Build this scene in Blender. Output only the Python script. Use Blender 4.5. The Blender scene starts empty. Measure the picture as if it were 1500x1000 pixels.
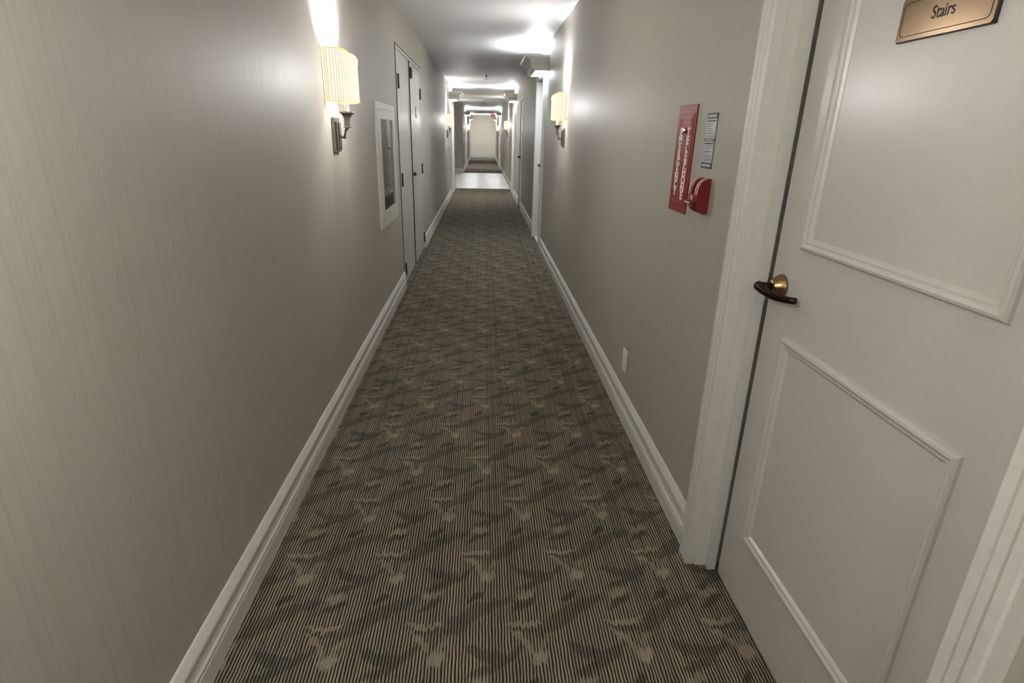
import bpy, math, random
from mathutils import Vector, Matrix
random.seed(7)
sc = bpy.context.scene
COL = sc.collection
PI = math.pi

# ------------------------------------------------------------------ layout (metres)
XL, XR, H = -0.767, 0.774, 2.48          # corridor side walls, ceiling height
EYE = 1.45
Y_BACK, Y_TILE0, Y_TILE1, Y_END = -3.2, 16.24, 22.7, 37.0
X_LOBBY = -1.12                          # left wall of the tiled landing
BASE_H = 0.16

# ------------------------------------------------------------------ materials
class Ex:
    """tiny expression builder on Math nodes"""
    nt = None
    def __init__(s, v): s.v = v
    @staticmethod
    def op(name, *a, clamp=False):
        n = Ex.nt.nodes.new('ShaderNodeMath'); n.operation = name; n.use_clamp = clamp
        for i, q in enumerate(a):
            q = q.v if isinstance(q, Ex) else q
            if isinstance(q, (int, float)): n.inputs[i].default_value = q
            else: Ex.nt.links.new(q, n.inputs[i])
        return Ex(n.outputs[0])
    def __add__(s, o): return Ex.op('ADD', s, o)
    def __radd__(s, o): return Ex.op('ADD', o, s)
    def __sub__(s, o): return Ex.op('SUBTRACT', s, o)
    def __rsub__(s, o): return Ex.op('SUBTRACT', o, s)
    def __mul__(s, o): return Ex.op('MULTIPLY', s, o)
    def __rmul__(s, o): return Ex.op('MULTIPLY', o, s)
    def __truediv__(s, o): return Ex.op('DIVIDE', s, o)

def srgb(r, g, b):
    f = lambda c: c/12.92 if c <= 0.04045 else ((c+0.055)/1.055)**2.4
    return (f(r/255), f(g/255), f(b/255), 1)

def new_mat(name):
    m = bpy.data.materials.new(name); m.use_nodes = True
    nt = m.node_tree
    return m, nt, nt.nodes['Principled BSDF']

def noise(nt, scale, vec=None, detail=2.0, rough=0.5, mapscale=None):
    tc = nt.nodes.new('ShaderNodeTexCoord')
    n = nt.nodes.new('ShaderNodeTexNoise')
    n.inputs['Scale'].default_value = scale; n.inputs['Detail'].default_value = detail
    n.inputs['Roughness'].default_value = rough
    src = tc.outputs['Object']
    if mapscale:
        mp = nt.nodes.new('ShaderNodeMapping'); mp.inputs['Scale'].default_value = mapscale
        nt.links.new(src, mp.inputs['Vector']); src = mp.outputs['Vector']
    nt.links.new(src, n.inputs['Vector'])
    return n

def ramp(nt, fac, c0, c1, p0=0.3, p1=0.7):
    r = nt.nodes.new('ShaderNodeValToRGB')
    r.color_ramp.elements[0].position = p0; r.color_ramp.elements[0].color = c0
    r.color_ramp.elements[1].position = p1; r.color_ramp.elements[1].color = c1
    nt.links.new(fac, r.inputs['Fac'])
    return r

def bump(nt, bsdf, height, strength, dist):
    b = nt.nodes.new('ShaderNodeBump'); b.inputs['Strength'].default_value = strength
    b.inputs['Distance'].default_value = dist
    nt.links.new(height, b.inputs['Height']); nt.links.new(b.outputs['Normal'], bsdf.inputs['Normal'])

def painted(name, c, rough=0.45, var=0.06, bmp=0.05, scale=60, spec=0.5):
    m, nt, b = new_mat(name)
    n = noise(nt, scale, detail=3)
    c0 = tuple(x*(1-var) for x in c[:3])+(1,); c1 = tuple(min(1, x*(1+var)) for x in c[:3])+(1,)
    r = ramp(nt, n.outputs['Fac'], c0, c1)
    nt.links.new(r.outputs['Color'], b.inputs['Base Color'])
    b.inputs['Roughness'].default_value = rough
    b.inputs['Specular IOR Level'].default_value = spec
    if bmp: bump(nt, b, n.outputs['Fac'], bmp, 0.002)
    return m

def metal(name, c, rough=0.35, var=0.15, met=1.0, brushed=None):
    m, nt, b = new_mat(name)
    n = noise(nt, 40, detail=3, mapscale=brushed)
    c0 = tuple(x*(1-var) for x in c[:3])+(1,); c1 = tuple(min(1, x*(1+var)) for x in c[:3])+(1,)
    r = ramp(nt, n.outputs['Fac'], c0, c1)
    nt.links.new(r.outputs['Color'], b.inputs['Base Color'])
    b.inputs['Metallic'].default_value = met; b.inputs['Roughness'].default_value = rough
    return m

def emitter(name, c, strength, base=None):
    m, nt, b = new_mat(name)
    n = noise(nt, 30)
    b0 = base or c
    r = ramp(nt, n.outputs['Fac'], tuple(x*0.95 for x in b0[:3])+(1,), b0)
    nt.links.new(r.outputs['Color'], b.inputs['Base Color'])
    b.inputs['Emission Color'].default_value = c; b.inputs['Emission Strength'].default_value = strength
    b.inputs['Roughness'].default_value = 0.6
    return m

def wallpaper():
    m, nt, b = new_mat('silk_wallpaper')
    n1 = noise(nt, 1.0, detail=3, rough=0.6, mapscale=(150, 150, 1.2))      # fine vertical threads
    n2 = noise(nt, 1.0, detail=2, rough=0.5, mapscale=(60, 60, 0.5))       # broader vertical slubs
    n3 = noise(nt, 350, detail=1)
    add = nt.nodes.new('ShaderNodeMath'); add.operation = 'MULTIPLY_ADD'
    nt.links.new(n2.outputs['Fac'], add.inputs[0]); add.inputs[1].default_value = 0.5
    nt.links.new(n1.outputs['Fac'], add.inputs[2])
    add2 = nt.nodes.new('ShaderNodeMath'); add2.operation = 'MULTIPLY_ADD'
    nt.links.new(n3.outputs['Fac'], add2.inputs[0]); add2.inputs[1].default_value = 0.35
    nt.links.new(add.outputs[0], add2.inputs[2])
    r = ramp(nt, add2.outputs[0], WALL_DARK, WALL_LIGHT, 0.6, 1.3)
    nt.links.new(r.outputs['Color'], b.inputs['Base Color'])
    rr = nt.nodes.new('ShaderNodeMapRange'); rr.inputs['To Min'].default_value = 0.46; rr.inputs['To Max'].default_value = 0.62
    rr.inputs['From Min'].default_value = 0.5; rr.inputs['From Max'].default_value = 1.1
    nt.links.new(add.outputs[0], rr.inputs['Value']); nt.links.new(rr.outputs[0], b.inputs['Roughness'])
    b.inputs['Specular IOR Level'].default_value = 0.36
    bump(nt, b, add2.outputs[0], 0.06, 0.0012)
    return m

def carpet():
    m, nt, b = new_mat('ribbed_carpet')
    Ex.nt = nt
    tc = nt.nodes.new('ShaderNodeTexCoord')
    ns = nt.nodes.new('ShaderNodeTexNoise'); ns.inputs['Scale'].default_value = 22; ns.inputs['Detail'].default_value = 2
    nt.links.new(tc.outputs['Object'], ns.inputs['Vector'])
    sp = nt.nodes.new('ShaderNodeSeparateXYZ'); nt.links.new(tc.outputs['Object'], sp.inputs[0])
    sn = nt.nodes.new('ShaderNodeSeparateColor'); nt.links.new(ns.outputs['Color'], sn.inputs[0])
    X0, Y0 = Ex(sp.outputs[0]), Ex(sp.outputs[1])
    X = X0 + (Ex(sn.outputs[0]) - 0.5)*0.030
    Y = Y0 + (Ex(sn.outputs[1]) - 0.5)*0.030
    PX, PY, OX, OY = 0.312, 0.327, -0.294, 1.563
    wn = nt.nodes.new('ShaderNodeTexWhiteNoise'); wn.noise_dimensions = '1D'
    ribi = Ex.op('FLOOR', X0/0.0098)
    nt.links.new(ribi.v, wn.inputs['W'])
    Y = Y + (Ex(wn.outputs['Value']) - 0.5)*0.014
    def stroke(cx, cy, a, bb, deg, k=0.0, soft=0.6):
        th = math.radians(deg); c, s = math.cos(th), math.sin(th)
        dy = Y - (OY+cy)
        row = Ex.op('ROUND', dy/PY)
        ly = dy - row*PY
        lx = Ex.op('WRAP', X - (OX+cx) - row*(PX/2), PX/2, -PX/2)
        u = lx*c + ly*s
        v = ly*c - lx*s
        if k: v = v - (u*u)*k
        ua = u/a; vb = v/bb
        d = ua*ua + vb*vb
        return Ex.op('MULTIPLY', 1.25 - d, 1/soft, clamp=True)
    mx = lambda p, q: Ex.op('MAXIMUM', p, q)
    # light motifs: blotch, its curling tail, smile-shaped arc, small leaf
    light = stroke(0.005, -0.004, 0.032, 0.024, 40, 0.0, 1.0)
    light = mx(light, stroke(-0.040, 0.055, 0.060, 0.011, 128, 3.0)*0.5)
    light = mx(light, stroke(0.022, 0.055, 0.040, 0.012, 60, -4.0)*0.3)
    light = mx(light, stroke(-0.037, 0.112, 0.062, 0.011, 2, 3.6)*0.6)
    light = mx(light, stroke(0.130, -0.090, 0.036, 0.015, 24)*0.5)
    # dark green-black motifs
    dark = stroke(-0.155, 0.004, 0.075, 0.020, -14, 3.6)
    dark = mx(dark, stroke(-0.120, -0.022, 0.105, 0.016, 32, 1.2))
    dark = mx(dark, stroke(-0.020, -0.150, 0.128, 0.024, 27, -0.5)*0.85)
    dark = mx(dark, stroke(0.085, 0.125, 0.100, 0.020, 40, 1.0)*0.85)
    dark = mx(dark, stroke(-0.010, 0.092, 0.075, 0.011, 2, 1.5)*0.7)
    brown = stroke(-0.035, -0.098, 0.036, 0.014, 45)
    brown = mx(brown, stroke(0.128, -0.128, 0.052, 0.014, 32)*0.8)
    # ribs running along the corridor
    jn = nt.nodes.new('ShaderNodeTexNoise'); jn.inputs['Scale'].default_value = 1.0; jn.inputs['Detail'].default_value = 1
    jm = nt.nodes.new('ShaderNodeMapping'); jm.inputs['Scale'].default_value = (40, 16, 1)
    nt.links.new(tc.outputs['Object'], jm.inputs[0]); nt.links.new(jm.outputs[0], jn.inputs['Vector'])
    ph = Ex.op('FRACT', (X0 + (Ex(jn.outputs['Fac'])-0.5)*0.0065)/0.0098)
    tri = Ex.op('ABSOLUTE', ph - 0.5)*2.0
    rib = Ex.op('MULTIPLY', tri - 0.30, 3.0, clamp=True)
    tuft = nt.nodes.new('ShaderNodeTexNoise'); tuft.inputs['Scale'].default_value = 1.0; tuft.inputs['Detail'].default_value = 2
    mp = nt.nodes.new('ShaderNodeMapping'); mp.inputs['Scale'].default_value = (330, 190, 1)
    nt.links.new(tc.outputs['Object'], mp.inputs[0]); nt.links.new(mp.outputs[0], tuft.inputs['Vector'])
    tn = Ex(tuft.outputs['Fac'])
    big = nt.nodes.new('ShaderNodeTexNoise'); big.inputs['Scale'].default_value = 7; big.inputs['Detail'].default_value = 1
    nt.links.new(tc.outputs['Object'], big.inputs['Vector'])
    def mix(f, c0, c1):
        n = nt.nodes.new('ShaderNodeMix'); n.data_type = 'RGBA'
        def put(sock, q):
            if isinstance(q, tuple): sock.default_value = q
            else: nt.links.new(q, sock)
        fq = f.v if isinstance(f, Ex) else f
        nt.links.new(fq, n.inputs[0]); put(n.inputs[6], c0); put(n.inputs[7], c1)
        return n.outputs[2]
    fuzz = (tn - 0.5)*1.5
    soften = lambda q: Ex.op('MULTIPLY', q + fuzz*q, 1.0, clamp=True)
    light, dark, brown = soften(light), soften(dark), soften(brown)
    wr = nt.nodes.new('ShaderNodeTexWhiteNoise'); wr.noise_dimensions = '1D'
    nt.links.new((ribi+0.37).v, wr.inputs['W'])
    rib = rib*Ex.op('MULTIPLY_ADD', wr.outputs['Value'], 0.45, 0.70)
    rib = Ex.op('MINIMUM', rib, 1.0)
    tan = mix(Ex.op('MULTIPLY', Ex(big.outputs['Fac'])-0.3, 2.5, clamp=True), CARPET_TAN, CARPET_GREY)
    rib2 = mx(rib, light*0.75)
    c = mix(rib2, CARPET_GAP, tan)
    c = mix(light*0.25, c, CARPET_LIGHT)
    c = mix(dark*0.46, c, CARPET_DARK)
    c = mix(brown*0.65, c, CARPET_BROWN)
    vn = Ex.op('MULTIPLY_ADD', tn, 0.9, 0.55)
    mul = nt.nodes.new('ShaderNodeMix'); mul.data_type = 'RGBA'; mul.blend_type = 'MULTIPLY'; mul.inputs[0].default_value = 1
    nt.links.new(c, mul.inputs[6])
    cmb = nt.nodes.new('ShaderNodeCombineColor')
    for i in range(3): nt.links.new(vn.v, cmb.inputs[i])
    nt.links.new(cmb.outputs[0], mul.inputs[7])
    nt.links.new(mul.outputs[2], b.inputs['Base Color'])
    b.inputs['Roughness'].default_value = 0.95
    b.inputs['Specular IOR Level'].default_value = 0.1
    bump(nt, b, (rib2*0.7 + tn*0.6).v, 0.5, 0.004)
    return m

def marble():
    m, nt, b = new_mat('pale_polished_tile')
    n = noise(nt, 3, detail=6, rough=0.6)
    r = ramp(nt, n.outputs['Fac'], srgb(226, 222, 215), srgb(240, 237, 231))
    br = nt.nodes.new('ShaderNodeTexBrick'); br.inputs['Scale'].default_value = 1.0
    br.offset = 0.0; br.inputs['Brick Width'].default_value = 0.6; br.inputs['Row Height'].default_value = 0.6
    br.inputs['Mortar Size'].default_value = 0.003
    tc = nt.nodes.new('ShaderNodeTexCoord'); nt.links.new(tc.outputs['Object'], br.inputs['Vector'])
    nt.links.new(r.outputs['Color'], br.inputs['Color1']); nt.links.new(r.outputs['Color'], br.inputs['Color2'])
    br.inputs['Mortar'].default_value = srgb(218, 214, 207)
    nt.links.new(br.outputs['Color'], b.inputs['Base Color'])
    b.inputs['Roughness'].default_value = 0.34
    return m

def glass_mat():
    m, nt, b = new_mat('cabinet_glass')
    out = nt.nodes['Material Output']
    tr = nt.nodes.new('ShaderNodeBsdfTransparent'); tr.inputs[0].default_value = (0.86, 0.9, 0.88, 1)
    gl = nt.nodes.new('ShaderNodeBsdfGlossy'); gl.inputs['Roughness'].default_value = 0.03
    fr = nt.nodes.new('ShaderNodeFresnel'); fr.inputs[0].default_value = 1.5
    mx = nt.nodes.new('ShaderNodeMixShader')
    nt.links.new(fr.outputs[0], mx.inputs[0]); nt.links.new(tr.outputs[0], mx.inputs[1]); nt.links.new(gl.outputs[0], mx.inputs[2])
    nt.links.new(mx.outputs[0], out.inputs[0])
    return m

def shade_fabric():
    """pleated silk; its lamplight is put in as emission, dimmer in the folds"""
    m, nt, b = new_mat('emissive_pleated_silk')
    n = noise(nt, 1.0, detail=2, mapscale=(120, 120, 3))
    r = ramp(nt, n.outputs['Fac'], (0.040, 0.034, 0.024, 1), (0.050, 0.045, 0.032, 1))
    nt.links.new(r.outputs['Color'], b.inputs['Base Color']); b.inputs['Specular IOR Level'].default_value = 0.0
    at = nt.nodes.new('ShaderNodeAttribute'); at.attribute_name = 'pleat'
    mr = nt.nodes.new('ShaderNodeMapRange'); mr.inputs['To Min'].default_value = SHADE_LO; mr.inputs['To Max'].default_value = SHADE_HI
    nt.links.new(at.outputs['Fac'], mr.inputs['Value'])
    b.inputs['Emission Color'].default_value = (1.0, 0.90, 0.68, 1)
    nt.links.new(mr.outputs[0], b.inputs['Emission Strength'])  # emission stands in for bulb light through the silk, folds made dimmer
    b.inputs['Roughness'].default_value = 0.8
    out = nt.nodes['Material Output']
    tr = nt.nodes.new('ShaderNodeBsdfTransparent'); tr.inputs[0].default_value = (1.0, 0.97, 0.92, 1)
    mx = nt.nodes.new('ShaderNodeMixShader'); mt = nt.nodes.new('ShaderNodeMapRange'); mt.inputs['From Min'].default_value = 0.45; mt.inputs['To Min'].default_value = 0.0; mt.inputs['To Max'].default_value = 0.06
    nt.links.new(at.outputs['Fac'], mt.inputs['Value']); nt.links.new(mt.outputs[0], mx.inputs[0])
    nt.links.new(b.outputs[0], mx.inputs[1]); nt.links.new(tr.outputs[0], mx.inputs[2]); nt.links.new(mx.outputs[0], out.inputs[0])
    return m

WALL_DARK, WALL_LIGHT = srgb(157, 152, 141), srgb(171, 166, 155)
CARPET_TAN, CARPET_GREY = srgb(150, 137, 119), srgb(134, 130, 114)
CARPET_GAP, CARPET_LIGHT = srgb(33, 29, 23), srgb(146, 136, 119)
CARPET_DARK, CARPET_BROWN = srgb(40, 38, 31), srgb(48, 35, 26)
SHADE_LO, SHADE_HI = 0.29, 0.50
BULB_W, UPPER_W, GLOW_W, COVE_W, FAR_COVE_W, SOFFIT_W = 1.4, 46.0, 3.2, 11.0, 20.0, 6.0
SHADE_W = 5.2
COOLISH = (0.86, 0.93, 1.0)
WARM = (1.0, 0.985, 0.98)
COOL = (0.88, 0.93, 1.0)

M_WALL = wallpaper()
M_CARPET = carpet()
M_TILE = marble()
M_ENDWALL = painted('end_wall_paint', srgb(224, 215, 200), 0.6, 0.02, 0.05, 30, 0.3)
M_CEIL = painted('ceiling_paint', srgb(226, 225, 224), 0.55, 0.02, 0.15, 180, 0.3)
M_TRIM = painted('trim_paint', srgb(204, 202, 194), 0.42, 0.03, 0.08, 40)
M_DOOR = painted('door_paint', srgb(190, 187, 179), 0.30, 0.025, 0.06, 90)
M_STEEL = painted('closet_steel_paint', srgb(184, 182, 174), 0.36, 0.02, 0.04, 70)
M_NICKEL = metal('antique_nickel', srgb(128, 124, 116), 0.38)
M_BRONZE = metal('oil_rubbed_bronze', srgb(60, 47, 36), 0.32)
M_ROSE = metal('aged_brass', srgb(148, 122, 84), 0.30)
M_PLATE = metal('brushed_bronze_plate', srgb(134, 112, 92), 0.16, 0.06, brushed=(1, 1, 60))
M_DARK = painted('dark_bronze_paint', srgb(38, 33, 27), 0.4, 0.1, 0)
M_ENGRAVE = painted('engraved_black', srgb(46, 38, 30), 0.6, 0.1, 0)
M_RED = painted('red_enamel', srgb(132, 27, 31), 0.42, 0.05, 0.02)
M_RED2 = painted('red_raised_paint', srgb(168, 52, 52), 0.4, 0.05, 0)
M_DRED = painted('dark_red_plastic', srgb(112, 22, 27), 0.36, 0.05, 0)
M_RECESS = painted('recess_maroon', srgb(60, 12, 16), 0.5, 0.05, 0)
M_WHITE = painted('white_lettering', srgb(235, 228, 220), 0.5, 0.02, 0)
M_PINK = painted('pale_pink_stripe', srgb(232, 190, 184), 0.5, 0.02, 0)
M_PAPER = painted('notice_paper', srgb(190, 190, 188), 0.5, 0.02, 0)
M_INK = painted('notice_black_ink', srgb(34, 34, 32), 0.5, 0.05, 0)
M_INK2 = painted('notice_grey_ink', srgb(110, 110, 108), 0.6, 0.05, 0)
M_PLASTIC = painted('white_plastic', srgb(226, 223, 212), 0.35, 0.02, 0)
M_CHROME = metal('chrome', srgb(200, 200, 198), 0.15, 0.05)
M_GLASS = glass_mat()
M_CABIN = painted('cabinet_interior_grey', srgb(112, 114, 110), 0.6, 0.15, 0.05, 12)
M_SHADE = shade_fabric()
M_GOLD = emitter('gold_shade_binding', (0.95, 0.70, 0.30, 1), 0.35, srgb(150, 118, 62))  # binding's emission stands in for lamplight showing through it
M_BULB = emitter('lamp_bulb_glow', (1, 0.9, 0.72, 1), 6.0)
M_CANDLE = painted('candle_sleeve_ivory', srgb(232, 222, 200), 0.5, 0.02, 0)
M_PANEL = emitter('luminous_soffit', (0.90, 0.96, 1.0, 1), 2.2, srgb(240, 244, 246))
M_PANELW = emitter('luminous_soffit_warm', (1.0, 0.96, 0.88, 1), 2.2, srgb(246, 244, 238))
M_LED = emitter('cove_strip_glow', (0.90, 0.94, 1.0, 1), 5.0, srgb(240, 244, 250))
M_EXIT = emitter('exit_sign_red_face', (0.45, 0.13, 0.17, 1), 0.10, srgb(128, 62, 70))
M_EXITL = emitter('exit_letters_glow', (1.0, 0.75, 0.78, 1), 0.25, srgb(240, 190, 195))

# ------------------------------------------------------------------ mesh building
ORIG = {}
class MB:
    def __init__(s): s.v = []; s.f = []; s.sm = []; s.attr = {}
    def add(s, vs, fs, smooth=False):
        o = len(s.v); s.v += [tuple(p) for p in vs]
        for q in fs: s.f.append([o+i for i in q]); s.sm.append(smooth)
        return s
    def box(s, x0, x1, y0, y1, z0, z1):
        x0, x1 = sorted((x0, x1)); y0, y1 = sorted((y0, y1)); z0, z1 = sorted((z0, z1))
        v = [(x, y, z) for x in (x0, x1) for y in (y0, y1) for z in (z0, z1)]
        return s.add(v, [(0,1,3,2),(4,6,7,5),(0,4,5,1),(2,3,7,6),(0,2,6,4),(1,5,7,3)])
    def bbox(s, x0, x1, y0, y1, z0, z1, b=0.003):
        """box with chamfered edges"""
        import bmesh
        bm = bmesh.new(); bmesh.ops.create_cube(bm, size=1)
        x0, x1 = sorted((x0, x1)); y0, y1 = sorted((y0, y1)); z0, z1 = sorted((z0, z1))
        for w in bm.verts:
            w.co = Vector(((x0+x1)/2+w.co.x*(x1-x0), (y0+y1)/2+w.co.y*(y1-y0), (z0+z1)/2+w.co.z*(z1-z0)))
        bmesh.ops.bevel(bm, geom=bm.edges[:], offset=b, segments=2, profile=0.6, affect='EDGES')
        bm.verts.index_update()
        s.add([w.co[:] for w in bm.verts], [[w.index for w in f.verts] for f in bm.faces]); bm.free()
        return s
    def loft(s, rings, closed=True, caps=True, smooth=False, loop=False):
        """rings: list of equal-length point lists; closed: each ring is a loop; loop: last ring joins first"""
        n = len(rings[0]); vs = [p for r in rings for p in r]; fs = []
        m = len(rings)
        for i in range(m if loop else m-1):
            a, b = i*n, ((i+1) % m)*n
            for j in range(n if closed else n-1):
                k = (j+1) % n
                fs.append((a+j, a+k, b+k, b+j))
        s.add(vs, fs, smooth)
        if caps and closed and not loop:
            s.add(rings[0], [tuple(range(n))]); s.add(rings[-1], [tuple(range(n))])
        return s
    def prism(s, prof, fn, t0, t1):
        """2D profile (a,b) swept from t0 to t1; fn(a,b,t)->xyz"""
        return s.loft([[fn(a, b, t0) for a, b in prof], [fn(a, b, t1) for a, b in prof]])
    def tube(s, path, r, n=12, smooth=True, flat=1.0):
        path = [Vector(p) for p in path]; rings = []
        rr = r if isinstance(r, (list, tuple)) else [r]*len(path)
        up = Vector((0, 0, 1))
        for i, p in enumerate(path):
            d = (path[min(i+1, len(path)-1)] - path[max(i-1, 0)]).normalized()
            ref = up if abs(d.dot(up)) < 0.95 else Vector((0, 1, 0))
            a = d.cross(ref).normalized(); b = a.cross(d).normalized()
            rings.append([p + (a*math.cos(2*PI*j/n) + b*math.sin(2*PI*j/n)*flat)*rr[i] for j in range(n)])
        return s.loft(rings, smooth=smooth)
    def lathe(s, c, axis, prof, n=32, smooth=True, phase=0.0):
        """prof: list of (radius, along axis)"""
        ax = Vector(axis).normalized(); ref = Vector((0, 0, 1)) if abs(ax.z) < 0.9 else Vector((1, 0, 0))
        a = ax.cross(ref).normalized(); b = ax.cross(a).normalized(); c = Vector(c)
        rings = [[c + ax*h + (a*math.cos(2*PI*j/n+phase) + b*math.sin(2*PI*j/n+phase))*r for j in range(n)] for r, h in prof]
        return s.loft(rings, smooth=smooth)
    def build(s, name, mat, parent=None, origin=None):
        org = Vector(origin) if origin is not None else (Vector(ORIG[parent.name]) if parent else Vector((0, 0, 0)))
        me = bpy.data.meshes.new(name)
        me.from_pydata([tuple(Vector(p)-org) for p in s.v], [], s.f)
        me.polygons.foreach_set('use_smooth', s.sm)
        import bmesh
        bm = bmesh.new(); bm.from_mesh(me)
        bmesh.ops.remove_doubles(bm, verts=bm.verts[:], dist=1e-6)
        bmesh.ops.recalc_face_normals(bm, faces=bm.faces[:]); bm.to_mesh(me); bm.free()
        me.materials.append(mat)
        o = bpy.data.objects.new(name, me); COL.objects.link(o)
        if parent: o.parent = parent
        else: o.location = org
        ORIG[o.name] = tuple(org)
        return o

def empty(name, loc):
    o = bpy.data.objects.new(name, None); COL.objects.link(o); o.location = loc
    o.empty_display_size = 0.1
    ORIG[o.name] = tuple(loc)
    return o
def tag(o, label=None, cat=None, group=None, kind=None):
    if label: o['label'] = label
    if cat: o['category'] = cat
    if group: o['group'] = group
    if kind: o['kind'] = kind
    return o
def struct(o): o['kind'] = 'structure'; return o
def kids(o): return [c for c in bpy.data.objects if c.parent == o]
def copy_tree(o, parent=None):
    c = o.copy(); COL.objects.link(c)
    if parent: c.parent = parent
    ORIG[c.name] = ORIG.get(o.name, (0, 0, 0))
    for ch in kids(o): copy_tree(ch, c)
    return c
def light(name, kind, loc, energy, color, parent=None, **kw):
    d = bpy.data.lights.new(name, kind); d.energy = energy; d.color = color
    for k, v in kw.items(): setattr(d, k, v)
    o = bpy.data.objects.new(name, d); COL.objects.link(o)
    if parent: o.parent = parent; o.location = Vector(loc)-Vector(ORIG[parent.name])
    else: o.location = loc
    return o
def text_mb(mb, s, size, fn, depth=0.0006, align='CENTER', bold=0.0, sx=1.0):
    """letter shapes as solid meshes; fn(u, v, d) -> xyz"""
    cu = bpy.data.curves.new('lettering', 'FONT'); cu.body = s; cu.size = size; cu.align_x = align
    cu.align_y = 'CENTER'; cu.extrude = depth; cu.offset = bold; cu.resolution_u = 4
    o = bpy.data.objects.new('lettering', cu); COL.objects.link(o)
    dg = bpy.context.evaluated_depsgraph_get()
    me = o.evaluated_get(dg).to_mesh()
    vs = [fn(v.co.x*sx, v.co.y, v.co.z+depth) for v in me.vertices]
    mb.add(vs, [tuple(p.vertices) for p in me.polygons])
    o.evaluated_get(dg).to_mesh_clear()
    bpy.data.objects.remove(o); bpy.data.curves.remove(cu)

# ------------------------------------------------------------------ room shell
HOLES_L = [(4.33, 5.18, 0.76, 1.625), (5.47, 7.55, 0.0, 2.163), (14.30, 15.20, 0, 2.15), (26.3, 27.2, 0, 2.15), (34.9, 35.8, 0, 2.15)]
HOLES_R = [(0.62, 1.635, 0.0, 2.16), (7.60, 8.50, 0, 2.15), (11.66, 12.50, 0.0, 2.15), (14.30, 15.20, 0, 2.15), (26.3, 27.2, 0, 2.15), (34.9, 35.8, 0, 2.15)]
def wall_side(mb, xa, xb, y0, y1, holes):
    """solid slab between xa and xb with rectangular openings"""
    hs = sorted(h for h in holes if h[0] >= y0 and h[1] <= y1); y = y0
    for a, b, z0, z1 in hs:
        mb.box(xa, xb, y, a, 0, H)
        if z0 > 0: mb.box(xa, xb, a, b, 0, z0)
        mb.box(xa, xb, a, b, z1, H); y = b
    mb.box(xa, xb, y, y1, 0, H)
wl = MB()
wall_side(wl, XL-0.25, XL, Y_BACK, 16.30, HOLES_L)
wl.box(X_LOBBY-0.25, XL-0.25, 16.10, 16.30, 0, H)
wl.box(X_LOBBY-0.25, X_LOBBY, 16.30, 22.70, 0, H)
wl.box(X_LOBBY-0.25, XL-0.25, 22.70, 22.90, 0, H)
wall_side(wl, XL-0.25, XL, 22.70, Y_END, HOLES_L)
struct(wl.build('wall_left', M_WALL))
wr = MB(); wall_side(wr, XR, XR+0.25, Y_BACK, Y_END, HOLES_R)
struct(wr.build('wall_right', M_WALL))
struct(MB().box(X_LOBBY-0.25, XR+0.25, Y_END, Y_END+0.15, 0, H).build('wall_back', M_ENDWALL))
struct(MB().box(XL-0.25, XR+0.25, Y_BACK-0.15, Y_BACK, 0, H).build('wall_front', M_WALL))
struct(MB().box(X_LOBBY-0.3, XR+0.3, Y_BACK-0.15, Y_END+0.15, H, H+0.12).build('ceiling', M_CEIL))
struct(MB().box(X_LOBBY-0.3, XR+0.3, Y_BACK-0.15, Y_TILE0, -0.12, 0).build('floor', M_CARPET))
struct(MB().box(X_LOBBY-0.3, XR+0.3, Y_TILE0, Y_TILE1, -0.12, 0.001).build('floor', M_TILE))
struct(MB().box(X_LOBBY-0.3, XR+0.3, Y_TILE1, Y_END+0.15, -0.12, 0).build('floor', M_CARPET))

# baseboards : profile (distance from wall, height)
BP = [(0, 0), (0.0215, 0), (0.0215, 0.060), (0.0195, 0.0645), (0.0195, 0.069), (0.0210, 0.072), (0.0205, 0.077), (0.0180, 0.080), (0.0150, 0.084),
      (0.0130, 0.096), (0.0128, 0.112), (0.0150, 0.122), (0.0192, 0.127), (0.0192, 0.131), (0.0175, 0.137), (0.0060, 0.157), (0.003, BASE_H), (0.0, BASE_H)]
def base_y(mb, side, y0, y1, x=None):
    x = (XL if side < 0 else XR) if x is None else x
    mb.prism(BP, lambda a, b, t: (x - side*a, t, b), y0, y1)
def base_x(mb, y, x0, x1):
    mb.prism(BP, lambda a, b, t: (t, y-a, b), x0, x1)
bl = MB()
for a, b in ((Y_BACK, 5.47), (7.55, 14.223), (15.277, 16.30), (22.70, 26.223), (27.277, 34.823), (35.877, Y_END)): base_y(bl, -1, a, b)
base_y(bl, -1, 16.30, 22.70, X_LOBBY); base_x(bl, 22.70, X_LOBBY, XL)
struct(bl.build('baseboard_left', M_TRIM))
brr = MB()
for a, b in ((Y_BACK, 0.573), (1.682, 7.523), (8.577, 11.66), (12.50, 14.223), (15.277, 26.223), (27.277, 34.823), (35.877, Y_END)): base_y(brr, 1, a, b)
struct(brr.build('baseboard_right', M_TRIM))
bb = MB(); base_x(bb, Y_END, XL+0.021, XR-0.021); struct(bb.build('baseboard_back', M_TRIM))

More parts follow.
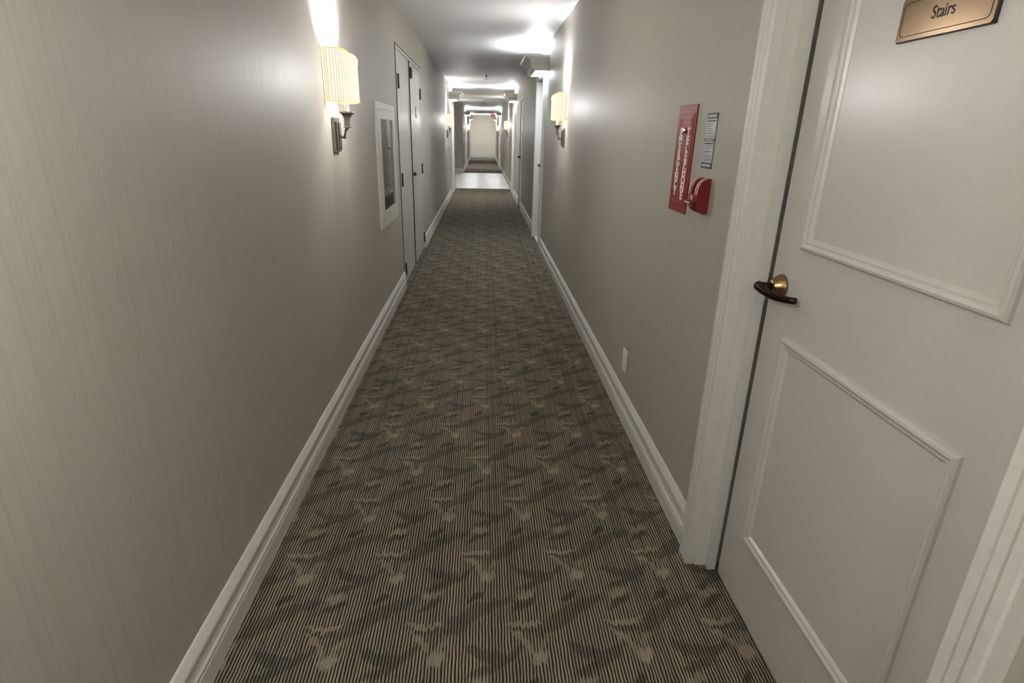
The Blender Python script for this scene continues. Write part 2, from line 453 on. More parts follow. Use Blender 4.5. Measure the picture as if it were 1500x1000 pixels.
# ------------------------------------------------------------------ door surrounds (casing, jamb, stop, threshold)
# casing section: u = distance from opening edge outwards, d = distance out from the wall
CASE = [(0, 0), (0, 0.030), (0.002, 0.0325), (0.021, 0.0325), (0.023, 0.0285), (0.026, 0.0285), (0.028, 0.0335), (0.043, 0.0335),
        (0.045, 0.029), (0.048, 0.029), (0.050, 0.0345), (0.068, 0.0345), (0.073, 0.032), (0.076, 0.010), (0.078, 0)]
def surround(name, side, y0, y1, zt, xdoor, threshold=False):
    """side +1 right wall, -1 left wall. y0..y1 clear opening, zt clear height, xdoor = face of the door leaf"""
    wx = XR if side > 0 else XL
    P = lambda d, y, z: (wx - side*d, y, z)
    mb = MB()
    # mitred casing : up one side, over the head, down the other
    rings = []
    for (yy, zz, sy, sz) in ((y1, 0, 1, 0), (y1, zt, 1, 1), (y0, zt, -1, 1), (y0, 0, -1, 0)):
        rings.append([P(d, yy+sy*u, zz+sz*u) for u, d in CASE])
    mb.loft(rings)
    dd = abs(xdoor - wx)
    def lin(t, d0, d1):        # jamb lining of thickness t on both sides and head
        mb.box(wx-side*d0, wx-side*d1, y1-t, y1+0.05, 0, zt)
        mb.box(wx-side*d0, wx-side*d1, y0-0.05, y0+t, 0, zt)
        mb.box(wx-side*d0, wx-side*d1, y0-0.05, y1+0.05, zt-t, zt+0.05)
    lin(0.006, 0.0, -0.036)
    lin(0.030, -0.036, -dd+0.001)
    lin(0.002, -dd+0.001, -0.20)
    o = struct(mb.build(name, M_TRIM))
    if threshold:
        struct(MB().box(wx+side*0.001, xdoor+side*0.04, y0+0.002, y1-0.002, 0, 0.006).build('trim_threshold', M_TILE))
    return o

def panel_mould(mb, P, ya, yb, za, zb):
    """raised picture-frame moulding on a door face; P(d,y,z), outer edges given"""
    prof = [(0, 0), (0.001, 0.007), (0.005, 0.0125), (0.011, 0.014), (0.016, 0.0115), (0.019, 0.0085), (0.024, 0.0085), (0.028, 0.006), (0.033, 0.0)]
    rings = []
    for (y, z, sy, sz) in ((ya, za, 1, 1), (yb, za, -1, 1), (yb, zb, -1, -1), (ya, zb, 1, -1)):
        rings.append([P(d, y+sy*u, z+sz*u) for u, d in prof])
    mb.loft(rings, loop=True)

def lever_handle(root, P, y, z, toward):
    """rose + lever, toward = +1/-1 along Y"""
    rose = MB()
    c = Vector(P(0, y, z)); ax = Vector(P(1, y, z)) - c
    rose.lathe(c, ax, [(0.0, 0), (0.034, 0), (0.0345, 0.004), (0.032, 0.009), (0.026, 0.020), (0.018, 0.028), (0.0165, 0.031), (0.0, 0.031)], 40)
    ro = rose.build('rose', M_ROSE, root)
    lv = MB()
    lv.tube([P(0.026, y, z), P(0.045, y, z), P(0.058, y+0.002*toward, z)], [0.011, 0.011, 0.0125], 16)
    pts, rad = [], []
    for i in range(15):
        t = i/14
        d = 0.064 - 0.040*t**1.9
        yy = y - 0.010*toward + toward*0.132*t
        zz = z - 0.012*math.sin(PI*t*0.75)
        pts.append(P(d, yy, zz)); rad.append(0.0135 - 0.0045*t)
    lv.tube(pts, rad, 16, flat=1.0)
    lv.build('lever', M_BRONZE, root)
    return ro

# ---- door_1 : the stairwell door on the right, close to the camera
XD = 0.839
trim1 = surround('trim_1', 1, 0.650, 1.605, 2.13, XD)
d1 = struct(empty('door_1', (XD, 1.08, 0.0)))
P1 = lambda d, y, z: (XD - d, y, z)
MB().bbox(XD, XD+0.044, 0.684, 1.5545, 0.008, 2.096, 0.002).build('door_leaf', M_DOOR, d1)
mb = MB(); panel_mould(mb, P1, 0.808, 1.428, 1.183, 1.965); mb.build('upper_panel_moulding', M_DOOR, d1)
mb = MB(); panel_mould(mb, P1, 0.808, 1.428, 0.258, 0.940); mb.build('lower_panel_moulding', M_DOOR, d1)
lever_handle(d1, P1, 1.496, 1.066, -1)

# stairs plate
pl = tag(empty('door_sign', (XD, 1.1205, 1.6765)), 'bronze name plate engraved with Stairs on the panelled door', 'sign')
y0, y1, z0, z1 = 1.005, 1.237, 1.639, 1.714
MB().bbox(XD, XD-0.006, y0-0.0015, y1+0.0015, z0-0.0015, z1+0.0015, 0.001).build('backing', M_DARK, pl)
def rrect(ya, yb, za, zb, c):
    return [(ya+c, za), (yb-c, za), (yb, za+c), (yb, zb-c), (yb-c, zb), (ya+c, zb), (ya, zb-c), (ya, za+c)]
MB().prism(rrect(y0, y1, z0, z1, 0.004), lambda a, b, t: (XD-t, a, b), 0.004, 0.0085).build('plate_face', M_PLATE, pl)
mb = MB()
i = 0.0075; w = 0.0013
o1 = rrect(y0+i, y1-i, z0+i, z1-i, 0.006); o2 = rrect(y0+i+w, y1-i-w, z0+i+w, z1-i-w, 0.0055)
mb.loft([[(XD-0.0082, a, b) for a, b in o1], [(XD-0.0089, a, b) for a, b in o1], [(XD-0.0089, a, b) for a, b in o2], [(XD-0.0082, a, b) for a, b in o2]], loop=True)
mb.build('border_line', M_ENGRAVE, pl)
mb = MB(); text_mb(mb, 'Stairs', 0.031, lambda u, v, d: (XD-0.0084-d, 1.122-u, 1.677+v), 0.0003, bold=0.0002, sx=0.84)
mb.build('lettering', M_ENGRAVE, pl)

# ---- emergency telephone panel on the right wall
PR = lambda d, y, z: (XR - d, y, z)
tp = tag(empty('emergency_telephone_panel', (XR, 2.247, 1.371)), 'tall red wall panel with stacked white letters EMERGENCY TELEPHONE', 'panel')
MB().bbox(XR, XR-0.006, 2.150, 2.345, 1.176, 1.566, 0.0015).build('frame', M_RED, tp)
MB().bbox(XR-0.004, XR-0.0085, 2.168, 2.327, 1.205, 1.535, 0.0015).build('door', M_RED, tp)
mb = MB()
def frame_strip(mb, ya, yb, za, zb, w, d0, d1):
    mb.box(XR-d0, XR-d1, ya, yb, za, za+w); mb.box(XR-d0, XR-d1, ya, yb, zb-w, zb)
    mb.box(XR-d0, XR-d1, ya, ya+w, za+w, zb-w); mb.box(XR-d0, XR-d1, yb-w, yb, za+w, zb-w)
frame_strip(mb, 2.185, 2.305, 1.488, 1.522, 0.0035, 0.008, 0.0096)
mb.box(XR-0.008, XR-0.0092, 2.195, 2.295, 1.503, 1.507)
mb.build('raised_label_frame', M_RED2, tp)
for word, yc, za, zb, sx in (('EMERGENCY', 2.283, 1.236, 1.484, 1.3), ('TELEPHONE', 2.203, 1.226, 1.484, 1.3)):
    mb = MB(); n = len(word); step = (zb-za)/n
    for k, ch in enumerate(word):
        zc = zb - step*(k+0.5)
        text_mb(mb, ch, step*1.42, lambda u, v, d, zc=zc, yc=yc: (XR-0.0084-d, yc-u, zc+v*1.0), 0.0004, bold=0.0016, sx=sx)
    mb.build('lettering', M_WHITE, tp)
mb = MB()
for k in range(16):
    zz = 1.420 - k*0.0105; w = 0.008 + 0.006*random.random()
    mb.box(XR-0.0083, XR-0.0091, 2.243-w/2, 2.243+w/2, zz-0.0035, zz+0.0025)
mb.build('small_print', M_RED2, tp)
mb = MB(); mb.lathe(PR(0.008, 2.238, 1.476), (-1, 0, 0), [(0, 0), (0.011, 0), (0.011, 0.006), (0.008, 0.009), (0, 0.009)], 20)
mb.build('lock', M_CHROME, tp)
mb = MB(); mb.tube([PR(0.009, 2.315-0.118*t, 1.221+0.006*math.sin(PI*t)*-1) for t in [k/10 for k in range(11)]], 0.0014, 6)
mb.build('pull_line', M_RED2, tp)

# ---- printed notice
nt_ = tag(empty('wall_notice', (XR, 2.003, 1.442)), 'narrow black and white printed notice above the red pull station', 'notice')
MB().box(XR, XR-0.0015, 1.956, 2.050, 1.353, 1.531).build('sheet', M_PAPER, nt_)
mb = MB()
for za, zb in ((1.513, 1.531), (1.441, 1.451), (1.353, 1.372)): mb.box(XR-0.001, XR-0.0022, 1.956, 2.050, za, zb)
mb.box(XR-0.001, XR-0.0022, 1.956, 1.961, 1.353, 1.531)
mb.build('black_bands', M_INK, nt_)
mb = MB()
for zc, h_, ya, yb, nn in ((1.522, 0.008, 1.966, 2.044, 9), (1.446, 0.0045, 1.966, 2.044, 11), (1.3625, 0.008, 1.966, 2.044, 9)):
    st = (yb-ya)/nn
    for k in range(nn): mb.box(XR-0.002, XR-0.0026, ya+k*st+0.0012, ya+(k+1)*st-0.0012, zc-h_/2, zc+h_/2)
mb.build('band_print', M_PAPER, nt_)
mb = MB(); mb2 = MB()
rows = [(1.506, 0.0045, 0.075, 1), (1.497, 0.0025, 0.05, 0), (1.490, 0.0025, 0.03, 0), (1.482, 0.0025, 0.045, 0), (1.475, 0.0025, 0.052, 0), (1.467, 0.003, 0.07, 0),
        (1.458, 0.003, 0.068, 0), (1.434, 0.005, 0.078, 1), (1.425, 0.003, 0.074, 0), (1.418, 0.0025, 0.045, 0), (1.408, 0.004, 0.05, 0), (1.401, 0.0025, 0.04, 0),
        (1.395, 0.003, 0.074, 0), (1.389, 0.003, 0.065, 0), (1.382, 0.003, 0.074, 0), (1.377, 0.0025, 0.06, 0)]
for zc, h_, ln, dk in rows:
    y = 2.046; end = 2.046-ln
    while y > end:
        wv = random.uniform(0.006, 0.014); (mb if dk else mb2).box(XR-0.001, XR-0.002, max(y-wv, 1.964), y, zc-h_/2, zc+h_/2); y -= wv+0.0025
mb.build('heading_print', M_INK, nt_); mb2.build('body_print', M_INK2, nt_)

# ---- fire alarm pull station
ps = tag(empty('fire_alarm_pull_station', (XR, 1.981, 1.262)), 'rounded red fire alarm pull station below the printed notice', 'alarm')
yA, yB = 1.940, 2.022
side_prof = [(0, 1.205), (0.020, 1.205), (0.032, 1.212), (0.040, 1.226), (0.043, 1.245), (0.044, 1.268), (0.042, 1.290), (0.036, 1.306), (0.026, 1.317), (0.012, 1.322), (0, 1.322)]
def pull_slice(mb, ya, yb, sc_):
    mb.prism([(d*sc_, z) for d, z in side_prof], lambda a, b, t: (XR-a, t, b), ya, yb)
mb = MB(); pull_slice(mb, yA, yA+0.028, 1.0); pull_slice(mb, yB-0.028, yB, 1.0); pull_slice(mb, yA+0.027, yB-0.027, 0.72)
mb.build('housing', M_DRED, ps)
mb = MB()
def front_band(mb, ya, yb, k0, k1, off):
    pr = side_prof[k0:k1]
    mb.loft([[(XR-d-off, y, z) for d, z in pr for y in (ya,)] for y in (0,)] and
            [[(XR-d-off, ya, z), (XR-d-off, yb, z), (XR-d+0.002, yb, z), (XR-d+0.002, ya, z)] for d, z in pr])
front_band(mb, yA+0.002, yA+0.006, 5, 11, 0.0015); front_band(mb, yA+0.020, yA+0.0245, 5, 11, 0.0015); front_band(mb, yB-0.008, yB-0.003, 5, 11, 0.0015)
mb.build('pale_stripes', M_PINK, ps)
MB().bbox(XR-0.0300, XR-0.0325, yA+0.030, yB-0.030, 1.272, 1.306, 0.001).build('recess', M_RECESS, ps)
mb = MB(); mb.bbox(XR-0.030, XR-0.047, yA+0.026, yB-0.026, 1.222, 1.266, 0.003)
mb.bbox(XR-0.044, XR-0.062, yA+0.010, yB-0.010, 1.236, 1.245, 0.002)
mb.build('pull_handle', M_DRED, ps)
mb = MB()
for k in range(3): mb.box(XR-0.0468, XR-0.0476, yA+0.030, yB-0.030, 1.250+k*0.005, 1.2525+k*0.005)
mb.box(XR-0.0615, XR-0.0626, yA+0.014, yB-0.014, 1.2385, 1.2425)
mb.build('handle_marking', M_PINK, ps)

# ---- wall outlet plate
ou = tag(empty('wall_outlet', (XR, 2.787, 0.315)), 'white plastic outlet plate low on the wall above the baseboard', 'outlet')
MB().bbox(XR, XR-0.007, 2.747, 2.827, 0.256, 0.375, 0.003).build('cover_plate', M_PLASTIC, ou)
MB().bbox(XR-0.006, XR-0.009, 2.770, 2.804, 0.282, 0.349, 0.001).build('insert', M_PLASTIC, ou)

# ---- sconces -----------------------------------------------------------------
ZS = 1.424
def make_sconce(loc):
    r = empty('wall_sconce', loc)
    X, Y, Z = loc
    P = lambda d, y, z: (X+d, Y+y, z)
    bp = MB(); bp.bbox(X, X+0.016, Y-0.058, Y+0.058, ZS-0.084, ZS+0.084, 0.003)
    bo = bp.build('backplate', M_NICKEL, r)
    ip = MB(); ip.bbox(X+0.015, X+0.026, Y-0.036, Y+0.036, ZS-0.072, ZS+0.066, 0.004)
    ip.bbox(X+0.025, X+0.031, Y-0.018, Y+0.018, ZS-0.064, ZS+0.058, 0.003)
    ip.build('raised_panel', M_NICKEL, bo)
    am = MB()
    am.tube([P(0.029, 0, ZS-0.004), P(0.036, 0, ZS-0.010), P(0.044, 0, ZS-0.012), P(0.050, 0, ZS-0.006), P(0.053, 0, ZS+0.006), P(0.056, 0, ZS+0.018), P(0.061, 0, ZS+0.029), P(0.068, 0, ZS+0.038), P(0.072, 0, ZS+0.043)],
            [0.006, 0.006, 0.006, 0.006, 0.006, 0.006, 0.007, 0.008, 0.008], 12)
    am.tube([P(0.044, 0, ZS-0.012), P(0.050, 0, ZS-0.015), P(0.055, 0, ZS-0.012), P(0.056, 0, ZS-0.007)], [0.005, 0.005, 0.0045, 0.004], 10)
    am.build('arm', M_NICKEL, r)
    cu = MB()
    cu.lathe(P(0.070, 0, 0), (0, 0, 1), [(0.0, 1.460), (0.0250, 1.460), (0.0250, 1.465), (0.0205, 1.470), (0.0195, 1.498), (0.022, 1.511), (0.029, 1.521), (0.037, 1.527), (0.0, 1.527)], 4, False, PI/4)
    cu.build('cup', M_NICKEL, r)
    bo2 = MB(); bo2.lathe(P(0.070, 0, 0), (0, 0, 1), [(0.0, 1.527), (0.040, 1.527), (0.044, 1.532), (0.041, 1.538), (0.014, 1.534), (0.0, 1.534)], 4, False, PI/4)
    bo2.build('drip_dish', M_NICKEL, r)
    ca = MB(); ca.lathe(P(0.070, 0, 0), (0, 0, 1), [(0.0, 1.530), (0.0125, 1.530), (0.0125, 1.600), (0.0, 1.600)], 20)
    ca.build('candle_sleeve', M_CANDLE, r)
    bu = MB(); bu.lathe(P(0.070, 0, 0), (0, 0, 1), [(0.0, 1.600), (0.006, 1.601), (0.010, 1.610), (0.0125, 1.622), (0.010, 1.638), (0.005, 1.650), (0.0, 1.656)], 16)
    bu.build('bulb', M_BULB, r)
    # half-round pleated shade, outer top corner rolled over
    R, D, n, rows = 0.126, 0.132, 240, 10
    zb, zt = 1.582, 1.816
    def top(d): 
        q = max(0.0, (d-0.068)/(D-0.068)); return zt - 0.060*(1-math.sqrt(max(0.0, 1-q*q*0.98)))
    def bot(d):
        q = max(0.0, (d-0.085)/(D-0.085)); return zb + 0.006*q*q
    outer, inner, pv = [], [], []
    for i in range(n+1):
        t = PI*i/n
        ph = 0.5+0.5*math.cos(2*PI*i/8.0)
        e = 1.0 if 0.10 < i/n < 0.90 else 0.4
        def pt(off, rip):
            rr = 1 + rip*e
            cs, sn = math.cos(t), math.sin(t)
            y = math.copysign(abs(cs)**0.80, cs)*(R-off)*rr; d = 0.006 + (abs(sn)**0.80)*(D-0.006-off)*rr
            return d, y
        d, y = pt(0, 0.010*ph); di, yi = pt(0.004, 0.010*ph)
        zt_, zb_ = top(d), bot(d)
        outer.append([P(d, y, zb_+(zt_-zb_)*k/rows) for k in range(rows+1)])
        inner.append([P(di, yi, zb_+(zt_-zb_)*k/rows) for k in range(rows+1)])
        pv.append(ph*e + (1-e)*0.9)
    sh = MB()
    rings = [o + q[::-1] for o, q in zip(outer, inner)]
    sh.loft(rings, smooth=True)
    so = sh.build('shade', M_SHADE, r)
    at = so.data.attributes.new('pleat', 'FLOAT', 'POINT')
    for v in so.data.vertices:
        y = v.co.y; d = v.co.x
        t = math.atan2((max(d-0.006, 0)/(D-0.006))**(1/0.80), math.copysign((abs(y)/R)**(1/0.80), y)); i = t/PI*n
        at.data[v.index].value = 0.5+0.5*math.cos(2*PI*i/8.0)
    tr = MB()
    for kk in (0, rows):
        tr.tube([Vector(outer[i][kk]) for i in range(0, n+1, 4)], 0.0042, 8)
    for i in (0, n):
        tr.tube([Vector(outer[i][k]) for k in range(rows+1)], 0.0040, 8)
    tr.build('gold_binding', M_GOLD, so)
    L = light('bulb_light', 'SPOT', P(0.070, 0, 1.605), BULB_W, WARM, r, shadow_soft_size=0.016, spot_size=2.2, spot_blend=0.6)
    L.rotation_euler = (PI, 0, 0)
    L = light('ceiling_fill_light', 'SPOT', P(0.100, 0, 1.764), UPPER_W, COOLISH, r, shadow_soft_size=0.02, spot_size=2.2, spot_blend=0.8)  # extra uplight added to brighten the ceiling; the lamp has one bulb
    L.rotation_euler = (PI, math.radians(-58), 0)
    light('socket_glow', 'POINT', P(0.078, 0, 1.70), GLOW_W, WARM, r, shadow_soft_size=0.02)
    light('shade_glow_fill', 'POINT', P(0.350, 0, 1.700), SHADE_W, WARM, r, shadow_soft_size=0.05)  # fill light added in mid-air, standing in for glow through the shade
    return r
SC0 = (XL, 3.150, ZS)
sconce = make_sconce(SC0)
tag(sconce, 'large pleated wall sconce on the long wall between camera and glass-fronted cabinet', 'wall lamp', 'pleated wall sconces')
def place_sconce(side, y, label, x=None):
    o = copy_tree(sconce)
    o.location = ((x if x is not None else (XL if side < 0 else XR)), y, ZS)
    if side > 0: o.rotation_euler.z = PI
    tag(o, label, 'wall lamp', 'pleated wall sconces')
    return o
place_sconce(1, 5.690, 'lit pleated wall sconce beside the largest door canopy, across from the closet doors')
place_sconce(-1, 12.72, 'lit pleated sconce beyond the closet doors, on the same wall')
place_sconce(-1, 20.60, 'small lit sconce on the set-back wall of the pale tiled landing', X_LOBBY)
place_sconce(1, 18.40, 'small lit sconce at the tiled landing, on the same wall as the stairwell door')
place_sconce(-1, 28.60, 'farthest tiny lit sconce on the wall that carries the closet doors')
place_sconce(1, 28.60, 'farthest tiny lit sconce below the exit sign, on the stairwell door wall')
near = place_sconce(-1, 0.36, 'added unseen pleated sconce opposite the hinge side of the stairwell door')  # out-of-view sconce added to brighten the near wall and door
for ch in kids(near):
    if ch.type == 'LIGHT' and ch.name.startswith('shade'): ch.data = ch.data.copy(); ch.data.energy = SHADE_W*1.8
near = place_sconce(1, -0.20, 'added unseen pleated sconce beside the hinge side of the stairwell door')  # unseen sconce added to light the near end of the opposite wall
for ch in kids(near):
    if ch.type == 'LIGHT' and ch.name.startswith('shade'): ch.data = ch.data.copy(); ch.data.energy = SHADE_W*0.55
place_sconce(-1, -2.4, 'added unseen pleated sconce nearest the plain wall behind the camera')  # another unseen sconce, added as fill from behind the camera

# ---- glass-fronted wall cabinet ------------------------------------------------
cb = tag(empty('wall_cabinet', (XL, 4.755, 1.19)), 'white framed glass-fronted cabinet recessed in the wall beside the closet doors', 'cabinet')
cy0, cy1, cz0, cz1 = 4.315, 5.195, 0.745, 1.645
def ring(mb, ya, yb, za, zb, w, d0, d1, wt=None):
    wt = wt or w
    x0, x1 = XL+d0, XL+d1
    mb.bbox(x0, x1, ya, yb, zb-wt, zb, 0.0015); mb.bbox(x0, x1, ya, yb, za, za+wt, 0.0015)
    mb.bbox(x0, x1, ya, ya+w, za+wt-0.003, zb-wt+0.003, 0.0015); mb.bbox(x0, x1, yb-w, yb, za+wt-0.003, zb-wt+0.003, 0.0015)
mb = MB(); ring(mb, cy0, cy1, cz0, cz1, 0.045, 0.0, 0.014); mb.build('frame', M_TRIM, cb)
mb = MB(); ring(mb, cy0+0.047, cy1-0.047, cz0+0.047, cz1-0.047, 0.105, -0.006, 0.018, 0.068); dco = mb.build('door', M_TRIM, cb)
gy0, gy1, gz0, gz1 = cy0+0.15, cy1-0.15, cz0+0.113, cz1-0.113
MB().box(XL+0.004, XL+0.008, gy0-0.004, gy1+0.004, gz0-0.004, gz1+0.004).build('glass_pane', M_GLASS, dco)
mb = MB()
mb.box(XL-0.20, XL-0.195, 4.34, 5.17, 0.77, 1.615)
for a in ((4.335, 4.340), (5.170, 5.175)): mb.box(XL-0.20, XL-0.007, a[0], a[1], 0.77, 1.615)
mb.box(XL-0.20, XL-0.007, 4.335, 5.175, 0.765, 0.77); mb.box(XL-0.20, XL-0.007, 4.335, 5.175, 1.615, 1.620)
mb.build('inner_box', M_CABIN, cb)
MB().bbox(XL+0.016, XL+0.026, gy0-0.030, gy0-0.018, 1.14, 1.20, 0.002).build('latch', M_CHROME, dco)

# ---- door_2 : flush double closet doors on the left ---------------------------
mb = MB()
fy0, fy1, fz = 5.474, 7.546, 2.161
mb.bbox(XL-0.10, XL+0.004, fy0, 5.575, 0, fz, 0.002); mb.bbox(XL-0.10, XL+0.004, 7.450, fy1, 0, fz, 0.002)
mb.bbox(XL-0.10, XL+0.004, 5.575, 7.450, 2.131, fz, 0.002)
struct(mb.build('trim_2', M_STEEL))
mb = MB(); mb.box(XL, XL+0.008, 5.466, 5.4735, 0, 2.169); mb.box(XL, XL+0.008, 5.4735, 7.546, 2.1615, 2.169)  # dark strip drawn in place of the shadow gap around the frame
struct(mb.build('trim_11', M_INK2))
d2 = struct(empty('door_2', (XL, 6.51, 0)))
MB().bbox(XL-0.05, XL+0.001, 5.579, 6.414, 0.018, 2.127, 0.002).build('door_leaf', M_STEEL, d2)
MB().bbox(XL, XL+0.011, 6.411, 6.423, 0.018, 2.127, 0.001).build('meeting_gap_strip', M_DARK, d2)  # proud dark strip that draws the shaded gap between the leaves
lf = MB().bbox(XL-0.05, XL+0.001, 6.421, 7.446, 0.018, 2.127, 0.002).build('door_leaf', M_STEEL, d2)
for yy in (5.577, 7.449):
    for zc in (1.872, 1.017, 0.158):
        hb = MB(); hb.bbox(XL, XL+0.004, yy-0.036, yy+0.036, zc-0.060, zc+0.060, 0.001)
        hb.lathe((XL+0.008, yy, zc-0.062), (0, 0, 1), [(0, 0), (0.009, 0), (0.009, 0.124), (0, 0.124)], 12)
        hb.build('hinge', M_DARK, d2)
mb = MB(); mb.bbox(XL, XL+0.030, 6.423, 6.500, 1.965, 2.068, 0.004); mb.bbox(XL+0.029, XL+0.034, 6.440, 6.484, 1.985, 2.05, 0.002)
mb.build('latch_box', M_DARK, d2)
mb = MB(); mb.lathe((XL, 6.56, 1.008), (1, 0, 0), [(0, 0), (0.028, 0), (0.028, 0.006), (0.018, 0.010), (0.018, 0.030), (0.0, 0.030)], 24)
mb.build('lock_cylinder', M_DARK, d2)
cs = tag(empty('door_plate', (XL, 7.0, 1.66)), 'small blank rectangular plate on the far leaf of the closet doors', 'sign')
MB().bbox(XL, XL+0.004, 6.93, 7.07, 1.60, 1.715, 0.001).build('backing', M_INK2, cs)
MB().bbox(XL+0.003, XL+0.006, 6.942, 7.058, 1.612, 1.703, 0.001).build('plate_face', M_STEEL, cs)

# ---- recessed suite doors with canopy ----------------------------------------
def suite_door(idx, side, y0, y1):
    wx = XR if side > 0 else XL
    xd = wx + side*0.085
    surround('trim_%d' % idx, side, y0, y1, 2.14, xd, threshold=True)
    d = struct(empty('door_%d' % idx, (xd, (y0+y1)/2, 0)))
    MB().bbox(xd, xd+side*0.044, y0+0.034, y1-0.034, 0.008, 2.106, 0.002).build('door_leaf', M_DOOR, d)
    P = lambda dd, y, z: (xd - side*dd, y, z)
    mb = MB(); panel_mould(mb, P, y0+0.16, y1-0.16, 1.18, 1.96); mb.build('upper_panel_moulding', M_DOOR, d)
    mb = MB(); panel_mould(mb, P, y0+0.16, y1-0.16, 0.26, 0.94); mb.build('lower_panel_moulding', M_DOOR, d)
    lever_handle(d, P, y1-0.10, 1.04, -1)
suite_door(3, 1, 7.60, 8.50)
suite_door(5, -1, 14.30, 15.20); suite_door(6, 1, 14.30, 15.20)
suite_door(7, -1, 26.30, 27.20); suite_door(8, 1, 26.30, 27.20)
suite_door(9, -1, 34.90, 35.80); suite_door(10, 1, 34.90, 35.80)

# door_4 : flush door on the right wall
mb = MB()
mb.bbox(XR+0.10, XR-0.006, 11.665, 11.720, 0, 2.145, 0.002); mb.bbox(XR+0.10, XR-0.006, 12.440, 12.495, 0, 2.145, 0.002)
mb.bbox(XR+0.10, XR-0.006, 11.720, 12.440, 2.09, 2.145, 0.002)
struct(mb.build('trim_4', M_STEEL))
d4 = struct(empty('door_4', (XR, 12.08, 0)))
MB().bbox(XR+0.05, XR+0.012, 11.726, 12.434, 0.01, 2.085, 0.002).build('door_leaf', M_STEEL, d4)
mb = MB(); mb.lathe((XR+0.012, 12.36, 1.0), (-1, 0, 0), [(0, 0), (0.030, 0), (0.030, 0.006), (0.016, 0.012), (0.016, 0.03), (0.026, 0.036), (0.026, 0.055), (0.0, 0.06)], 24)
mb.build('knob', M_BRONZE, d4)

# canopy: cornice that steps out over a door, lit soffit, cove light on top
def make_canopy(loc, length=1.06):
    r = empty('door_canopy', loc)
    X, Y, Z = loc                      # wall point at near end, left wall orientation (+x is out)
    prof = [(0.165, 2.160), (0.165, 2.182), (0.190, 2.182), (0.190, 2.204), (0.172, 2.206), (0.172, 2.240), (0.208, 2.242), (0.208, 2.260), (0.234, 2.260),
            (0.234, 2.278), (0.262, 2.278), (0.262, 2.296), (0.287, 2.296), (0.287, 2.322), (0.270, 2.322), (0.262, 2.300), (0.160, 2.215), (0.150, 2.160)]
    omax = 0.287
    ne = lambda o: Y + (omax-o); fe = lambda o: Y + length - (omax-o)
    mb = MB()
    a = [(X, ne(o), z) for o, z in prof]; b = [(X+o, ne(o), z) for o, z in prof]; c = [(X+o, fe(o), z) for o, z in prof]; d = [(X, fe(o), z) for o, z in prof]
    mb.loft([a, b, c, d]); dn = mb; o = 0.172
    k = 0.010
    while k < o-0.012:
        for yy, sg in ((ne(o), -1), (fe(o), 1)): dn.box(X+k, X+k+0.024, yy+0.002*sg, yy+sg*-0.026, 2.2055, 2.2405)
        k += 0.044
    yy = ne(o)
    while yy < fe(o)-0.02:
        dn.box(X+o-0.002, X+o+0.026, yy, yy+0.024, 2.2055, 2.2405); yy += 0.044
    dn.build('cornice', M_TRIM, r)
    i0 = 0.150
    MB().box(X, X+i0+0.004, ne(0.160), ne(0.160)+0.022, 2.164, 2.185).build('soffit_rail', M_TRIM, r)
    MB().box(X, X+i0+0.004, fe(0.160)-0.022, fe(0.160), 2.164, 2.185).build('soffit_rail', M_TRIM, r)
    pn = MB(); pn.box(X+0.002, X+i0+0.008, ne(0.160)+0.018, fe(0.160)-0.018, 2.166, 2.178)
    po = pn.build('soffit_light', M_PANEL, r)
    ld = MB(); ld.box(X+0.03, X+0.15, ne(0.16)+0.06, fe(0.16)-0.06, 2.215, 2.302)
    ld.build('cove_strip', M_LED, r)
    L = light('cove_light', 'AREA', (X+0.10, Y+length/2, 2.308), COVE_W, COOL, r, shape='RECTANGLE', size=0.12, size_y=length-0.45)
    L.rotation_euler = (PI, 0, 0)
    light('soffit_lamp', 'AREA', (X+0.08, Y+length/2, 2.160), SOFFIT_W, COOL, r, shape='RECTANGLE', size=0.12, size_y=length-0.40)
    return r
can = make_canopy((XL, 13.94, 2.16))
tag(can, 'white dentilled cornice canopy before the tiled landing, on the closet door wall', 'canopy', 'cornice canopies over the doors')
def place_canopy(side, y, label):
    o = copy_tree(can)
    if side > 0: o.rotation_euler.z = PI; o.location = (XR, y+1.06, 2.16)
    else: o.location = (XL, y, 2.16)
    if y > 20:
        for ch in kids(o):
            if ch.type == 'LIGHT' and ch.name.startswith('cove'): ch.data = ch.data.copy(); ch.data.energy = FAR_COVE_W
    tag(o, label, 'canopy', 'cornice canopies over the doors')
    return o
place_canopy(1, 7.22, 'largest white dentilled cornice canopy, beyond the sconce across from the closet')
place_canopy(1, 13.94, 'white dentilled cornice canopy before the tiled landing, on the stairwell door wall')
place_canopy(-1, 25.9, 'small cornice canopy beyond the tiled landing, on the closet door wall')
place_canopy(1, 25.9, 'small cornice canopy beyond the tiled landing, on the stairwell door wall')
place_canopy(-1, 34.5, 'farthest cornice canopy near the end wall, on the closet door wall')
place_canopy(1, 34.5, 'farthest cornice canopy near the end wall, on the stairwell door wall')

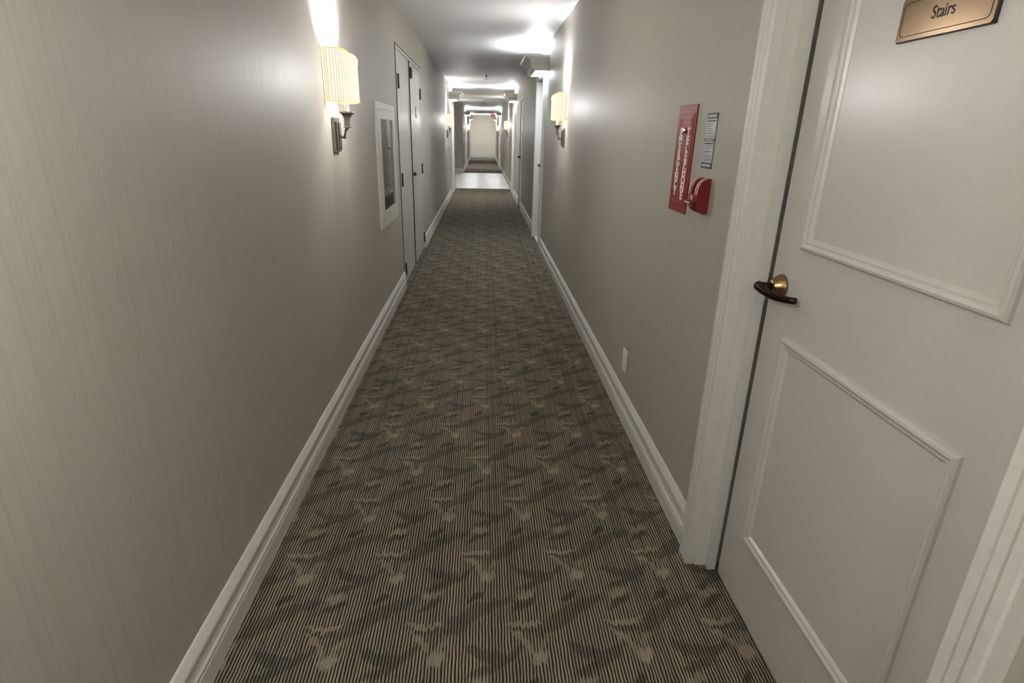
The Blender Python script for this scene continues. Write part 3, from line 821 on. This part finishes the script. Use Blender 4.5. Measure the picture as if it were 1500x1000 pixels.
# ---- sprinklers -----------------------------------------------------------------
def make_sprinkler(loc):
    r = empty('ceiling_sprinkler', loc); X, Y, Z = loc
    MB().lathe((X, Y, H), (0, 0, -1), [(0, 0), (0.038, 0), (0.034, 0.010), (0.016, 0.014), (0, 0.014)], 24).build('escutcheon', M_CHROME, r)
    mb = MB(); mb.lathe((X, Y, H-0.012), (0, 0, -1), [(0, 0), (0.011, 0), (0.011, 0.022), (0.008, 0.026), (0, 0.026)], 12)
    for s in (-1, 1): mb.tube([(X+s*0.009, Y, H-0.034), (X+s*0.018, Y, H-0.046), (X+s*0.016, Y, H-0.060), (X, Y, H-0.070)], 0.0035, 8)
    mb.build('frame_arms', M_DARK, r)
    MB().lathe((X, Y, H-0.069), (0, 0, -1), [(0, 0), (0.024, 0), (0.024, 0.003), (0, 0.003)], 20).build('deflector', M_DARK, r)
    return r
sp1 = tag(make_sprinkler((0.055, 11.75, H)), 'dark sprinkler head on the ceiling before the lit landing', 'sprinkler', 'ceiling sprinklers')
sp2 = copy_tree(sp1); sp2.location = (0.05, 22.3, H); tag(sp2, 'distant sprinkler head on the ceiling above the far edge of the tile', 'sprinkler', 'ceiling sprinklers')

# ---- exit sign far down the corridor ---------------------------------------------
ex = tag(empty('exit_sign', (0.455, 28.0, H)), 'small red exit sign hanging from the ceiling far down the corridor', 'sign')
MB().bbox(0.34, 0.57, 27.97, 28.03, 2.16, 2.40, 0.006).build('face', M_EXIT, ex)
MB().box(0.44, 0.47, 27.985, 28.015, 2.40, H).build('mount', M_TRIM, ex)
mb = MB(); text_mb(mb, 'EXIT', 0.085, lambda u, v, d: (0.455+u, 27.969-d, 2.28+v), 0.001, bold=0.001); mb.build('lettering', M_EXITL, ex)

# ------------------------------------------------------------------ world, camera, colour
w = bpy.data.worlds.new('World'); sc.world = w; w.use_nodes = True
w.node_tree.nodes['Background'].inputs[0].default_value = (0.05, 0.05, 0.05, 1)
w.node_tree.nodes['Background'].inputs[1].default_value = 0.2
cam = bpy.data.cameras.new('Camera'); cam.sensor_width = 36; cam.lens = 824.2665*36/1500
cam.clip_start = 0.02; cam.clip_end = 200
co = bpy.data.objects.new('Camera', cam); COL.objects.link(co)
yaw, pitch, roll = 0.0567, 0.3533, -0.0241
fw = Vector((math.sin(yaw)*math.cos(pitch), math.cos(yaw)*math.cos(pitch), -math.sin(pitch)))
rt = Vector((math.cos(yaw), -math.sin(yaw), 0)); dnv = fw.cross(rt)
r2 = rt*math.cos(roll) + dnv*math.sin(roll); d2v = dnv*math.cos(roll) - rt*math.sin(roll)
co.matrix_world = Matrix(((r2.x, -d2v.x, -fw.x, 0), (r2.y, -d2v.y, -fw.y, 0), (r2.z, -d2v.z, -fw.z, EYE), (0, 0, 0, 1)))
sc.camera = co
vs = sc.view_settings
sc.display_settings.display_device = 'sRGB'
vs.view_transform = 'Standard'; vs.look = 'None'; vs.gamma = 1; vs.use_curve_mapping = False
vs.exposure = 1.38
sc.cycles.max_bounces = 12; sc.cycles.diffuse_bounces = 6
